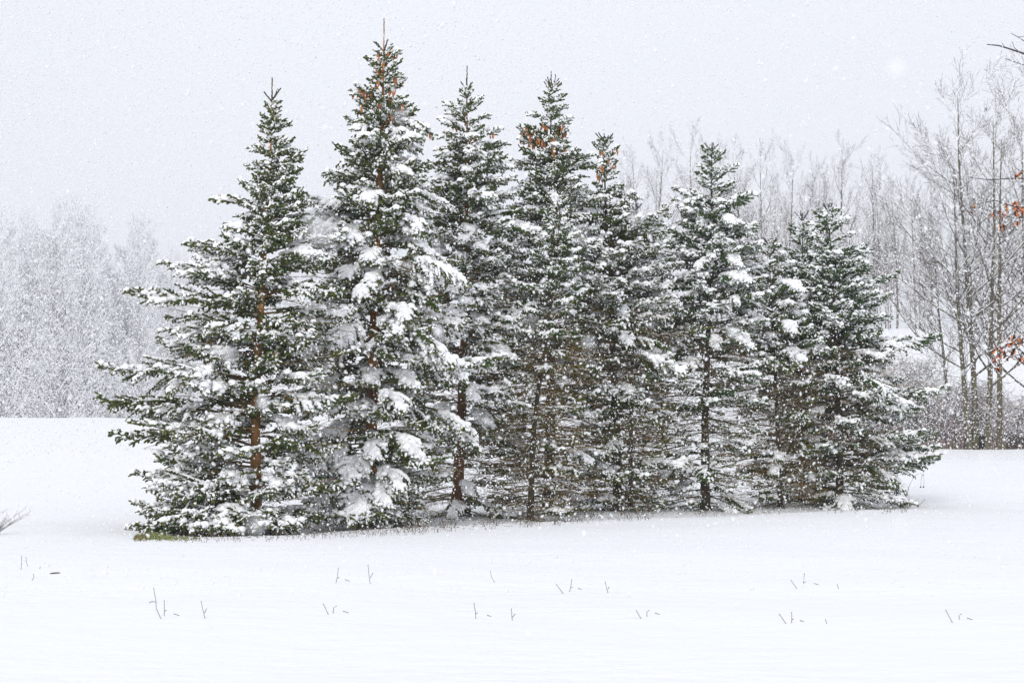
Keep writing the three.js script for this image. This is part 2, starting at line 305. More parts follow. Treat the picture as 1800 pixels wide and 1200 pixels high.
// profile rows: [pixel row, reach to the left, reach to the right] in pixels from the trunk
spruce({ seed: 11, d: 33.2, base: [450, 934], trunk: [[478, 136], [476, 250], [468, 380], [460, 520], [450, 700]], label: 'leftmost spruce of the row with long low boughs sweeping out over the snow', bark: [0.30, 0.15, 0.045], r: 0.105,
  prof: [[175, 12, 14], [210, 28, 38], [270, 36, 56], [330, 40, 70], [370, 66, 92], [445, 98, 112], [490, 130, 110], [545, 165, 130], [600, 165, 135], [680, 205, 140], [740, 215, 140], [800, 205, 140], [860, 195, 130], [930, 185, 120]],
  white: 0.25, bare: 0.3, bareTo: 0.45, droop: 0.08, open: 0.35, pitch: 3, tint: [1.0, 1.0, 0.9], dens: 0.95, depth: 1.55, cones: [0.82, 0.90, 0.12],
  extra: [[380, 372, 175, 0.92, 'flat', 8], [337, 450, 178, 1.3, 'flat', 4], [285, 495, 180, 1.75, 'flat', 3], [236, 545, 176, 2.25, 'flat', -1], [182, 668, 182, 2.68, 'flat', -3], [180, 720, 178, 2.72, 'flat', -3], [200, 770, 183, 2.5, 'flat', -4], [240, 850, 176, 2.05, 'flat', -3], [240, 900, 180, 2.1, 'flat', -3], [300, 910, 160, 1.7, 'flat', -4], [400, 900, 105, 1.4, 'droop', 4], [480, 905, 70, 1.3, 'flat', -4], [350, 880, 130, 1.9, 'flat', -2], [540, 300, 12, 0.72, 'up', -8], [450, 905, 90, 1.5, 'flat', -5], [330, 905, 145, 2.0, 'flat', -4], [450, 915, 60, 1.4, 'flat', -6], [450, 912, 118, 1.8, 'flat', -5], [450, 890, 100, 1.7, 'droop', 0], [450, 870, 80, 1.6, 'flat', -4], [450, 915, 165, 2.0, 'flat', -3], [450, 860, 140, 1.9, 'flat', -4], [450, 915, 75, 1.0, 'flat', -4], [450, 800, 95, 1.6, 'flat', -6], [450, 760, 115, 1.6, 'flat', -6], [450, 916, 95, 2.1, 'flat', -7], [450, 914, 110, 2.2, 'flat', -7], [450, 916, 125, 2.3, 'flat', -6], [450, 918, 140, 2.4, 'flat', -6], [450, 916, 80, 2.0, 'flat', -7], [450, 916, 66, 1.9, 'flat', -7], [450, 900, 118, 2.0, 'flat', -6], [450, 900, 88, 1.9, 'flat', -6]] });
spruce({ seed: 22, d: 35.6, base: [650, 921], trunk: [[675, 32], [673, 160], [668, 300], [660, 480], [655, 650]], label: 'tallest spruce with rust orange cones below its tip and heavy snow pillows on drooping boughs', bark: [0.36, 0.155, 0.04], r: 0.135, leader: 0.62,
  prof: [[78, 16, 20], [100, 34, 34], [145, 46, 52], [205, 68, 76], [245, 76, 84], [310, 100, 104], [350, 126, 118], [420, 142, 136], [500, 140, 145], [600, 140, 150], [660, 140, 170], [740, 130, 150], [820, 130, 130], [930, 120, 110]],
  white: 0.5, bare: 0.3, bareTo: 0.55, droop: 0.5, open: 0.35, pitch: 0, tint: [0.95, 1.0, 0.85], cones: [0.76, 0.93, 0.85, 3.5], depth: 1.6,
  extra: [[655, 350, 95, 1.15, 'droop', 0], [650, 440, 98, 1.2, 'droop', -4], [660, 540, 62, 1.5, 'droop', -2], [660, 575, 110, 1.9, 'droop', -2], [655, 600, 128, 1.9, 'droop', -4], [655, 560, 40, 1.6, 'droop', -6], [655, 590, 28, 1.9, 'droop', -6], [655, 690, 62, 1.6, 'droop', -2], [655, 760, 52, 1.7, 'droop', -6], [650, 700, 150, 1.7, 'droop', -6], [650, 800, 100, 1.8, 'droop', -4], [650, 840, 75, 1.6, 'droop', -6], [650, 850, 120, 1.7, 'droop', -8], [660, 480, 30, 1.5, 'droop', -8], [665, 300, 55, 1.1, 'droop', 0], [665, 400, 140, 1.2, 'droop', -4], [660, 470, 120, 1.3, 'droop', -4], [650, 880, 110, 1.5, 'flat', -4], [650, 895, 88, 1.3, 'flat', -4], [650, 890, 135, 1.6, 'flat', -4], [650, 870, 60, 1.4, 'flat', -4], [650, 780, 125, 1.8, 'droop', -6], [650, 760, 85, 1.6, 'droop', -6], [650, 902, 100, 1.8, 'flat', -7], [650, 900, 122, 1.9, 'flat', -6], [650, 898, 78, 1.7, 'flat', -7], [650, 860, 95, 1.9, 'droop', -4], [650, 830, 112, 1.9, 'droop', -4], [650, 815, 62, 1.6, 'droop', -6]] });
spruce({ seed: 33, d: 39.0, base: [802, 905], trunk: [[821, 115], [820, 300], [818, 500], [812, 700]], label: 'third spruce from the left with a single pale bare leading shoot and few cones', bark: [0.15, 0.068, 0.03], leader: 0.5,
  prof: [[158, 16, 20], [180, 30, 32], [215, 60, 54], [270, 62, 76], [310, 80, 92], [400, 92, 104], [500, 100, 116], [560, 100, 118], [640, 110, 120], [740, 110, 130], [900, 95, 110]],
  bare: 0.6, bareTo: 0.5, droop: 0.3, open: 0.45, tint: [0.9, 1.0, 0.95], cones: [0.82, 0.90, 0.2], depth: 1.6,
  extra: [[818, 520, 60, 1.3, 'flat', -4], [815, 700, 50, 1.6, 'flat', 0], [815, 500, 100, 1.2, 'droop', 0], [815, 590, 25, 1.4, 'flat', 2]] });
spruce({ seed: 44, d: 41.0, base: [963, 897], trunk: [[969, 125], [968, 300], [968, 500], [968, 700]], label: 'middle spruce with a double leading shoot and a band of orange cones near its top', bark: [0.055, 0.042, 0.026], leaders: 2, leader: 0.4,
  prof: [[160, 16, 22], [185, 30, 42], [215, 44, 48], [265, 66, 52], [310, 74, 76], [420, 88, 92], [520, 98, 104], [600, 100, 110], [740, 105, 115], [890, 90, 100]],
  bare: 0.75, bareTo: 0.5, droop: 0.2, open: 0.3, tint: [0.9, 1.0, 0.98], cones: [0.79, 0.875, 1, 6], depth: 1.6,
  extra: [[965, 560, 80, 1.4, 'flat', 0], [965, 665, 40, 1.2, 'flat', 4], [965, 655, 120, 1.2, 'flat', 4]] });
spruce({ seed: 50, d: 38.8, base: [932, 903], trunk: [[985, 322], [982, 400], [965, 560], [940, 740]], label: 'slim white-dusted spruce standing in front of the middle spruce with a curved stem', bark: [0.05, 0.04, 0.025], leader: 0.25, r: 0.07,
  prof: [[340, 20, 20], [380, 42, 40], [440, 55, 55], [520, 66, 66], [620, 76, 80], [740, 80, 80], [900, 70, 80]],
  bare: 0.8, bareTo: 0.62, droop: 0.1, open: 0.2, tint: [0.9, 1.0, 1.0], dens: 0.75, depth: 1.2 });
spruce({ seed: 55, d: 42.0, base: [1086, 893], trunk: [[1062, 234], [1064, 340], [1072, 520], [1082, 720]], label: 'shorter spruce with a tight orange cone cluster right under its stubby tip', bark: [0.05, 0.04, 0.024], leaders: 2, leader: 0.22,
  prof: [[252, 18, 22], [290, 26, 30], [330, 40, 62], [370, 60, 78], [420, 66, 104], [500, 84, 128], [560, 90, 132], [680, 100, 125], [780, 100, 110], [890, 85, 95]],
  bare: 0.75, bareTo: 0.52, droop: 0.2, open: 0.3, tint: [0.9, 1.0, 1.0], cones: [0.87, 0.955, 1, 6], depth: 1.6,
  extra: [[1075, 590, 75, 1.3, 'droop', 0], [1085, 720, 60, 1.3, 'flat', 0], [1080, 560, 20, 1.5, 'flat', 2]] });
spruce({ seed: 58, d: 43.6, base: [1108, 891], trunk: [[1118, 352], [1116, 500], [1110, 700]], label: 'low spruce without cones, close behind the one with the stubby tip', bark: [0.07, 0.042, 0.024], leader: 0.25, r: 0.06,
  prof: [[370, 16, 16], [400, 40, 46], [470, 60, 72], [580, 72, 84], [700, 84, 90], [890, 70, 70]],
  bare: 0.8, bareTo: 0.55, droop: 0.1, open: 0.2, tint: [0.72, 1.0, 1.4], dens: 0.8, depth: 1.3 });
spruce({ seed: 66, d: 43.4, base: [1240, 891], trunk: [[1252, 250], [1250, 400], [1246, 560], [1240, 740]], label: 'dark bluish spruce standing apart with a broad conical top right of the cone clusters', bark: [0.06, 0.042, 0.026], leader: 0.22,
  prof: [[275, 22, 26], [310, 44, 50], [350, 60, 66], [390, 72, 84], [440, 84, 92], [520, 100, 108], [600, 100, 110], [700, 100, 110], [890, 85, 90]],
  bare: 0.8, bareTo: 0.54, droop: 0.25, open: 0.3, tint: [0.72, 1.0, 1.4], depth: 1.6,
  extra: [[1246, 460, 110, 1.1, 'droop', 0], [1246, 450, 60, 1.2, 'droop', -4], [1245, 555, 80, 1.4, 'flat', 0], [1245, 565, 130, 1.4, 'flat', 0], [1245, 545, 35, 1.4, 'flat', 2], [1242, 700, 70, 1.2, 'flat', 0]] });
spruce({ seed: 71, d: 44.6, base: [1372, 887], trunk: [[1352, 420], [1356, 520], [1364, 680]], label: 'small spruce with a blunt top leaning left beside the dark bluish one', bark: [0.055, 0.042, 0.025], leader: 0.16, r: 0.065,
  prof: [[428, 32, 34], [460, 58, 52], [520, 78, 70], [580, 84, 84], [680, 80, 84], [890, 74, 74]],
  bare: 0.75, bareTo: 0.5, droop: 0.35, open: 0.2, tint: [0.85, 1.0, 1.0], dens: 0.85, depth: 1.4,
  extra: [[1360, 500, 60, 1.2, 'droop', 0], [1362, 570, 75, 1.3, 'droop', 0], [1364, 650, 100, 1.2, 'flat', 2], [1366, 740, 70, 1.4, 'flat', -2]] });
spruce({ seed: 77, d: 46.2, base: [1412, 882], trunk: [[1411, 374], [1411, 560], [1412, 740]], label: 'narrow spruce with a pointed tip just left of the last spruce', bark: [0.05, 0.04, 0.025], leader: 0.2, r: 0.07,
  prof: [[392, 18, 20], [440, 44, 44], [500, 56, 56], [600, 70, 70], [720, 80, 80], [880, 70, 70]],
  bare: 0.7, bareTo: 0.5, droop: 0.15, open: 0.2, tint: [0.7, 1.0, 1.6], dens: 0.8, depth: 1.4 });
spruce({ seed: 88, d: 45.2, base: [1476, 884], trunk: [[1456, 358], [1460, 440], [1468, 600], [1476, 760]], label: 'rightmost spruce of the row with a rounded right side and bare low branches reaching right', bark: [0.055, 0.04, 0.024], leader: 0.2,
  prof: [[376, 24, 24], [400, 34, 46], [440, 44, 66], [490, 50, 92], [560, 66, 108], [640, 76, 130], [700, 80, 132], [760, 84, 158], [810, 84, 162], [850, 70, 110], [885, 60, 80]],
  bare: 0.6, bareTo: 0.42, droop: 0.15, open: 0.2, tint: [0.7, 1.0, 1.6], depth: 1.7,
  extra: [[1475, 790, 5, 2.3, 'flat', -6], [1475, 812, -8, 2.4, 'flat', -4], [1475, 830, 8, 2.35, 'flat', 0], [1475, 800, 16, 2.3, 'sparse', 0], [1475, 842, -4, 2.2, 'flat', 4], [1475, 815, 22, 2.2, 'flat', -3], [1475, 770, 0, 2.1, 'flat', -8], [1475, 850, 6, 1.5, 'sparse', 12], [1475, 820, -4, 1.8, 'sparse', 8], [1475, 800, 12, 2.2, 'sparse', 2], [1470, 690, 10, 1.6, 'flat', -6], [1470, 720, 30, 1.8, 'flat', -6]] });

// ───────── bare trees ─────────
function bareTree(seed, o) {
  const R = rng(seed), trunk = new MB(), crown = new MB(), snow = new MB(), { H, r } = o, side = V(), up = V(0, 1, 0);
  const col = (lvl) => { const v = 0.7 + 0.6 * R(); const a = o.col ?? [0.13, 0.11, 0.07], b = o.twig ?? [0.12, 0.095, 0.10], t = Math.min(1, lvl / 2.5); return [0, 1, 2].map((k) => mix(a[k], b[k], t) * v); };
  function branch(p, d, len, rad, lvl) {
    const n = lvl === 0 ? 16 : lvl === 1 ? 7 : lvl === 2 ? 3 : 2, pts = [p.clone()], rr = [rad], dirs = [], dir = d.clone();
    for (let k = 0; k < n; k++) {
      const w = lvl === 0 ? 0.026 : lvl === 1 ? 0.13 : 0.22;
      dir.add(V((R() - 0.5) * w * 2, (lvl && lvl < 3 ? o.rise : 0) * 2.2 / n, (R() - 0.5) * w * 2)).normalize(); dirs.push(dir.clone());
      pts.push(pts[k].clone().addScaledVector(dir, len / n)); rr.push(Math.max(0.006, rad * Math.pow(1 - (k + 1) / (n + (lvl === 0 ? 0.3 : 1)), lvl === 0 ? 0.8 : 1)));
    }
    (lvl === 0 ? trunk : crown).tube(pts, rr, lvl === 0 ? 9 : lvl === 1 ? 5 : 3, lvl === 0 ? () => col(0) : col(lvl));
    if (lvl && R() < (lvl < 3 ? o.limbSnow ?? 0.6 : o.snow)) {
      const lift = pts.map((q, k) => { const dd = dirs[Math.min(n - 1, k)], steep = Math.abs(dd.y), s = rr[k] * 0.85; return steep > 0.85 ? q.clone().add(V(-s, s * 0.2, s * 0.45)) : q.clone().addScaledVector(up, s + 0.004); });
      snow.tube(lift, rr.map((x, k) => Math.abs(dirs[Math.min(n - 1, k)].y) > 0.85 ? x * 0.35 * (0.2 + 1.1 * R()) : Math.min(0.05, x * 0.75 + 0.006) * (o.fat ?? 1)), lvl < 2 ? 4 : 3, WHITE);
    }
    if (lvl >= o.levels) return;
    const nc = o.kids[lvl];
    for (let k = 0; k < nc; k++) {
      const t0 = lvl === 0 ? o.bare : 0.18, t = t0 + (0.98 - t0) * (k + R()) / nc, j = Math.min(n - 1, Math.floor(t * n)), q = pts[j].clone().lerp(pts[j + 1], t * n - j), dd = dirs[j];
      side.set(R() - 0.5, R() - 0.5, R() - 0.5).cross(dd).normalize();
      const an = (o.ang[lvl] + 14 * (R() - 0.5)) * DEG, c = dd.clone().multiplyScalar(Math.cos(an)).addScaledVector(side, Math.sin(an)).normalize();
      const cl = (lvl === 0 ? o.limb * H * (1.05 - 0.72 * t) : len * (lvl === 1 ? 0.42 : 0.5) * (1.1 - 0.6 * t)) * (0.7 + 0.6 * R());
      branch(q, c, cl, Math.max(0.008, rr[j] * (lvl === 0 ? 0.4 : 0.6)), lvl + 1);
    }
  }
  for (const [x, z, h, lean] of o.stems ?? [[0, 0, 1, 0]]) branch(V(x, -0.3, z), V(lean, 1, 0).normalize(), H * h, r * Math.sqrt(h), 0);
  let top = 0; for (let i = 1; i < crown.p.length; i += 3) top = Math.max(top, crown.p[i]);
  return { trunk: trunk.geo(), crown: crown.geo(), snow: snow.geo(), H: top };
}
function plantTree(name, proto, foot, scale, turn, label, group, tint = [1, 1, 1]) {
  const g = base(name, foot, label, 'tree', group);
  const m = std({ roughness: 0.95, color: new THREE.Color().setRGB(...tint) });
  for (const [n, k, mat] of [['trunk', 'trunk', m], ['crown', 'crown', m], ['snow_cover', 'snow', M.snow]]) { const x = new THREE.Mesh(proto[k], mat); x.name = n; x.castShadow = x.receiveShadow = true; g.add(x); }
  g.scale.setScalar(scale); g.rotation.y = turn;
  return g;
}
const upright = [0, 1, 2, 3].map((k) => bareTree(300 + k, { H: 22, r: 0.2, rise: 0.24, levels: 3, kids: [20 + k, 9, 6], ang: [34, 32, 38], limb: 0.42, bare: 0.22, snow: 0.25, col: [0.12, 0.095, 0.075], twig: [0.095, 0.066, 0.06] }));
const twin = bareTree(320, { H: 22, r: 0.2, rise: 0.24, levels: 3, kids: [21, 12, 5], ang: [58, 32, 36], limb: 0.46, bare: 0.18, snow: 0.25, col: [0.105, 0.092, 0.05], twig: [0.085, 0.06, 0.05], stems: [[0, 0, 1, 0.01], [0.6, 0.3, 0.92, 0.05], [-0.5, 0.4, 0.8, -0.1]] });
const spread = bareTree(321, { H: 20, r: 0.2, rise: 0.26, levels: 3, kids: [15, 9, 4], ang: [56, 34, 38], limb: 0.42, bare: 0.2, snow: 0.25, col: [0.10, 0.082, 0.046], twig: [0.085, 0.058, 0.048] });
const slim = bareTree(322, { H: 12, r: 0.13, rise: 0.2, levels: 3, kids: [20, 9, 6], ang: [45, 36, 40], limb: 0.36, bare: 0.25, snow: 0.5, col: [0.11, 0.095, 0.055], twig: [0.14, 0.11, 0.11] });
const footAt = (px, d) => { const p = at(px, 800, d); p.y = ground(p.x, p.z); return p; };
const toTop = (px, py, d) => at(px, py, d).y - footAt(px, d).y;
for (const [px, top, d, k, turn, label] of [
  [1112, 240, 182, 0, 0.3, 'bare tree whose fine branches rise right beside the stubby cone-topped spruce'],
  [1152, 228, 190, 1, 1.9, 'bare tree behind the gap between cone-topped spruce and dark bluish spruce, left one'],
  [1218, 204, 178, 2, 3.1, 'tallest of the bare trees directly above and behind the dark bluish spruce'],
  [1262, 226, 192, 3, 4.4, 'bare tree whose twigs show just right above the tip of the dark bluish spruce'],
  [1308, 232, 184, 1, 5.2, 'bare tree with dark upright stem right of the dark bluish spruce top'],
  [1345, 224, 188, 0, 2.2, 'bare straight-stemmed tree in the open gap above the blunt small spruce'],
  [1386, 236, 180, 2, 0.9, 'bare slender tree at the right end of the gap, left of the last spruce tips'],
  [1436, 286, 190, 3, 1.2, 'lower bare tree seen straight above the narrow pointed spruce'],
  [1484, 224, 178, 1, 4.0, 'fan-shaped bare tree rising behind the rightmost spruce'],
  [1540, 252, 184, 0, 3.6, 'rounded bare tree just right of the rightmost spruce top'],
  [1580, 300, 180, 3, 5.8, 'low bushy bare tree between the rounded bare tree and the twin-stemmed one'],
  [1640, 330, 178, 2, 2.7, 'bare tree half hidden behind the left limbs of the twin-stemmed tree'],
]) plantTree('bare_tree', upright[k], footAt(px, d), toTop(px, top, d) / upright[k].H, turn, label, 'bare trees behind the spruces');
plantTree('bare_tree', twin, footAt(1716, 105), toTop(1722, 74, 105) / twin.H, 0.2, 'tall twin-stemmed bare tree with mossy trunks at the right edge of the field', 'bare trees at the right edge');
plantTree('bare_tree', spread, footAt(1758, 103), toTop(1760, 180, 103) / spread.H, 2.4, 'bare dark-trunked tree standing alone nearest the right edge', 'bare trees at the right edge');
{ const t = plantTree('bare_tree', slim, footAt(1676, 108), 1.0, 1.0, 'thin bare tree leaning left beside the twin-stemmed tree', 'bare trees at the right edge'); t.rotation.z = 0.22; }
plantTree('bare_tree', twin, footAt(1840, 112), 0.95, 3.3, 'bare tree whose trunk stands beyond the right edge with its limbs reaching in', 'bare trees at the right edge');

// a nearer tree outside the frame reaches in with one branch
{
  const d = 62, foot = footAt(1990, d), g = base('overhanging_tree', foot, 'nearer oak mostly outside the right edge, reaching in with dark twigs and rust orange leaves', 'tree');
  const L = (x, y) => at(x, y, d).sub(foot), t = new MB(), w = new MB(), c = [0.05, 0.042, 0.045];
  const q = [V(0, -0.2, 0), L(1990, 500), L(1985, 200), L(1980, -100)]; t.tube(q, [0.28, 0.22, 0.16, 0.05], 9, c); t.mesh('trunk', M.bark, g);
  for (const [row, r] of [[[[1987, 210], [1900, 120], [1840, 104], [1800, 94], [1776, 86], [1756, 80], [1736, 78]], 0.05], [[[1850, 106], [1815, 82], [1795, 68], [1778, 58]], 0.022], [[[1795, 93], [1784, 84], [1780, 73]], 0.014], [[[1985, 260], [1880, 150], [1830, 126], [1800, 114], [1768, 103]], 0.03], [[[1812, 70], [1800, 64], [1790, 65]], 0.012], [[[1768, 84], [1762, 76], [1760, 79]], 0.012]])
    w.tube(row.map(([x, y]) => L(x, y)), row.map((_, k) => Math.max(0.009, r * (1 - 0.75 * k / row.length))), 5, c);
  for (const [row, r] of [[[[1988, 330], [1900, 322], [1830, 318], [1790, 313], [1740, 316], [1706, 312]], 0.032], [[[1988, 420], [1890, 385], [1830, 368], [1780, 362], [1750, 352], [1722, 358]], 0.03], [[[1880, 382], [1820, 378], [1785, 384], [1745, 372], [1712, 362]], 0.018], [[[1988, 560], [1900, 580], [1830, 596], [1790, 604], [1762, 612], [1750, 640]], 0.035], [[[1850, 590], [1810, 618], [1775, 628], [1752, 650]], 0.02], [[[1830, 317], [1812, 304], [1790, 298]], 0.014]])
    w.tube(row.map(([x, y]) => L(x, y)), row.map((_, k) => Math.max(0.008, r * (1 - 0.75 * k / row.length))), 5, c);
  w.mesh('crown', M.bark, g);
  const R = rng(9), shapes = [0, 1, 2].map((k) => {         // lobed, cupped oak leaves
    const b2 = new MB(), n = 9, mid = [], e = [[], []];
    for (let j = 0; j <= n; j++) { const u = j / n, wd = 0.045 * Math.sin(Math.PI * Math.pow(u, 0.8)) * (1 + 0.45 * Math.sin(u * 19 + k)) + 0.002, y0 = -0.15 * u, z0 = 0.03 * Math.sin(u * 2.4 + k); mid.push(b2.vert(0, y0, z0, 0, 0, 1, WHITE)); for (const q of [0, 1]) e[q].push(b2.vert((q ? 1 : -1) * wd, y0 - 0.008, z0 + wd * 0.55, (q ? -0.4 : 0.4), 0, 0.9, WHITE)); }
    for (let j = 0; j < n; j++) for (const q of [0, 1]) b2.i.push(mid[j], mid[j + 1], e[q][j + 1], mid[j], e[q][j + 1], e[q][j]);
    return b2.geo();
  });
  const tones = [[0.62, 0.16, 0.03], [0.70, 0.25, 0.03], [0.45, 0.09, 0.03], [0.74, 0.40, 0.05]].map((q) => std({ roughness: 0.65, side: THREE.DoubleSide, color: new THREE.Color().setRGB(...q) }));
  for (const [px, py, n, sp] of [[1744, 378, 5, 8], [1760, 370, 7, 10], [1778, 362, 9, 10], [1793, 356, 9, 9], [1765, 392, 5, 8], [1785, 388, 4, 9], [1790, 300, 5, 8], [1712, 366, 3, 5], [1797, 372, 5, 7], [1775, 596, 9, 10], [1760, 612, 9, 9], [1790, 618, 8, 9], [1754, 628, 7, 6], [1772, 622, 4, 8], [1756, 644, 6, 5], [1796, 632, 6, 6], [1792, 596, 5, 7]])
    for (let k = 0; k < n; k++) { const m = new THREE.Mesh(shapes[k % 3], tones[Math.floor(R() * R() * 4)]); m.name = 'leaf'; m.castShadow = m.receiveShadow = true; m.position.copy(at(px + (R() - 0.5) * 2 * sp, py + (R() - 0.5) * 2 * sp, d - 0.5 + R()).sub(foot)); m.rotation.set((R() - 0.5) * 1.6, R() * 6, (R() - 0.5) * 1.6); m.scale.setScalar(0.9 + 0.5 * R()); g.add(m); }
}

// ───────── the far wood on the left and the undergrowth on the right ─────────
function mergeGeo(list) {
  const b = new MB();
  for (const [g, tint] of list) { const o = b.p.length / 3, p = g.attributes.position.array, n = g.attributes.normal.array, c = g.attributes.color.array; for (let i = 0; i < p.length; i += 3) b.vert(p[i], p[i + 1], p[i + 2], n[i], n[i + 1], n[i + 2], [c[i] * tint[0], c[i + 1] * tint[1], c[i + 2] * tint[2]]); for (const i of g.index.array) b.i.push(i + o); }
  return b.geo();
}
function scatter(name, geo, mat, places, label, category) {
  const m = new THREE.InstancedMesh(geo, mat, places.length), o = new THREE.Object3D();
  places.forEach(([p, s, turn], k) => { o.position.copy(p); o.scale.set(...(s.length ? s : [s, s, s])); o.rotation.set(0, turn, 0); o.updateMatrix(); m.setMatrixAt(k, o.matrix); });
  m.name = name; m.castShadow = m.receiveShadow = true; tag(m, label, category, null, 'stuff'); scene.add(m); return m;
}
const massTree = bareTree(340, { H: 20, r: 0.11, rise: 0.25, levels: 3, kids: [20, 11, 8], ang: [48, 40, 42], limb: 0.36, bare: 0.08, snow: 0.9, limbSnow: 0.9, fat: 2.0, col: [0.25, 0.24, 0.265], twig: [0.25, 0.24, 0.27] });  // bark and twigs paled, so their colour carries part of the haze
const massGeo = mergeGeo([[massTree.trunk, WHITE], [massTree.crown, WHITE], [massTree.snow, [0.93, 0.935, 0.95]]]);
{
  const R = rng(15), places = [];
  const skyline = [[-120, 420], [-40, 400], [0, 392], [60, 400], [100, 368], [140, 378], [180, 410], [235, 405], [270, 440], [300, 462], [325, 520]];
  for (const q of skyline) q[1] -= 34;
  const lineAt = (x) => { for (let k = 1; k < skyline.length; k++) if (skyline[k][0] >= x) return mix(skyline[k - 1][1], skyline[k][1], (x - skyline[k - 1][0]) / (skyline[k][0] - skyline[k - 1][0])); return 540; };
  for (let k = 0; k < 230; k++) {
    const tall = k % 4 === 0, px = tall ? [-60, -10, 30, 92, 112, 140, 228, 246, 296][(k / 4) % 9] + 16 * (R() - 0.5) : -130 + 440 * R(), d = 185 + 40 * R(), f = footAt(px, d), top = lineAt(px) + (tall ? 16 * R() : 45 + 190 * R()), s = (at(px, top, d).y - f.y) / massTree.H;
    places.push([f, [s * (0.6 + 0.25 * R()), s, s * 0.6], (R() - 0.5)]);
  }
  scatter('far_wood', massGeo, std({ roughness: 0.95 }), places, 'far grey wood dissolving in falling snow beyond the left crest of the field', 'wood');
}
{
  const R = rng(16), places = [];
  for (let k = 0; k < 34; k++) { const px = 1060 + 800 * R(), d = 180 + 45 * R(), f = footAt(px, d), s = (at(px, 330 + 170 * R(), d).y - f.y) / massTree.H; places.push([f, [s * 0.8, s, s * 0.8], R() * 6.28]); }
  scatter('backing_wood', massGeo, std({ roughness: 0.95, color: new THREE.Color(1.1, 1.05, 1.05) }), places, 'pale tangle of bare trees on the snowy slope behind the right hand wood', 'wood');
}
{
  const R = rng(26), g = mergeGeo([[upright[1].trunk, WHITE], [upright[1].crown, WHITE], [upright[1].snow, [0.93, 0.935, 0.95]]]), places = [];
  for (let k = 0; k < 36; k++) { const px = 1085 + 560 * R(), d = 178 + 30 * R(), f = footAt(px, d), s = (at(px, 240 + 150 * Math.pow(R(), 0.7), d).y - f.y) / upright[1].H; places.push([f, [s * 0.55, s, s * 0.6], R() * 6.28]); }
  scatter('sapling_stand', g, std({ roughness: 0.95 }), places, 'dense stand of thin upright bare saplings behind the right half of the spruce row', 'saplings');
}
{
  const R = rng(17), w = new MB();
  for (let k = 0; k < 130; k++) {                        // arching canes, dotted with dry leaves and snow
    const a = R() * 6.28, h = 1.2 + 2.4 * R(), reach = 0.4 + 1.3 * R(), p = V((R() - 0.5) * 0.9, -0.1, (R() - 0.5) * 0.9), pts = [];
    for (let j = 0; j <= 6; j++) { const t = j / 6; pts.push(V(p.x + Math.cos(a) * reach * t * t, h * Math.sin(t * (1.3 + 0.5 * (k % 3))), p.z + Math.sin(a) * reach * t * t)); }
    const v = 0.6 + 0.7 * R(), c = R() < 0.35 ? [0.42 * v, 0.28 * v, 0.33 * v] : [0.42 * v, 0.35 * v, 0.24 * v];
    w.tube(pts, pts.map((_, j) => 0.011 - 0.001 * j), 3, c);
    for (let j = 2; j <= 6; j++) for (let q = 0; q < 3; q++) {
      const e = pts[j].clone().add(V((R() - 0.5) * 0.7, (R() - 0.2) * 0.4, (R() - 0.5) * 0.7)); w.tube([pts[j], e], [0.006, 0.004], 3, c);
      if (R() < 0.6) w.lump(e, 0.022 + 0.03 * R(), 0.02, 0.022 + 0.03 * R(), R, [0.88, 0.89, 0.92]);
    }
    w.tube(pts.slice(2).map((q) => q.clone().add(V(0, 0.014, 0))), pts.slice(2).map(() => 0.011), 3, [0.88, 0.89, 0.92]);
  }
  const g = w.geo(), places = [];
  for (let k = 0; k < 78; k++) { const px = 1380 + 560 * R(), d = 104 + 14 * R(), f = footAt(px, d), s = (0.6 + 0.9 * R()); places.push([f, [s, s * (0.6 + 0.8 * R() * R()), s], R() * 6.28]); }
  scatter('undergrowth', g, std({ roughness: 0.95 }), places, 'tangled snowy brambles along the foot of the wood at the right', 'undergrowth');
}

// ───────── grass, weeds and stems ─────────
{
  const R = rng(18), g = new MB();
  const blade = (p, h, c) => { const a = R() * 6.28, l = h * (0.3 + 0.8 * R()); g.tube([p, p.clone().add(V(Math.cos(a) * l * 0.4, h * 0.75, Math.sin(a) * l * 0.4)), p.clone().add(V(Math.cos(a) * l, h * (0.6 + 0.4 * R()), Math.sin(a) * l))], [0.006, 0.005, 0.001], 3, c); };
  for (let k = 0; k < 700; k++) {
    const px = 240 + 110 * Math.pow(R(), 1.8) + 10 * (R() - 0.5), py = 947 + 4 * (R() + R() + R() - 1.5), p = groundAt(px, py); p.y -= 0.02; const v = 0.6 + 0.8 * R(); blade(p, (0.04 + 0.11 * R()) * (0.45 + 0.55 * Math.exp(-(((px - 270) / 25) ** 2))), px < 262 && R() < 0.4 ? [0.26 * v, 0.16 * v, 0.09 * v] : [0.22 * v, 0.25 * v, 0.07 * v]);
  }
  const m = g.mesh('grass_tuft', M.weed); tag(m, 'green and brown grass tuft poking from the snow under the leftmost spruce', 'grass', null, 'stuff'); scene.add(m);
}
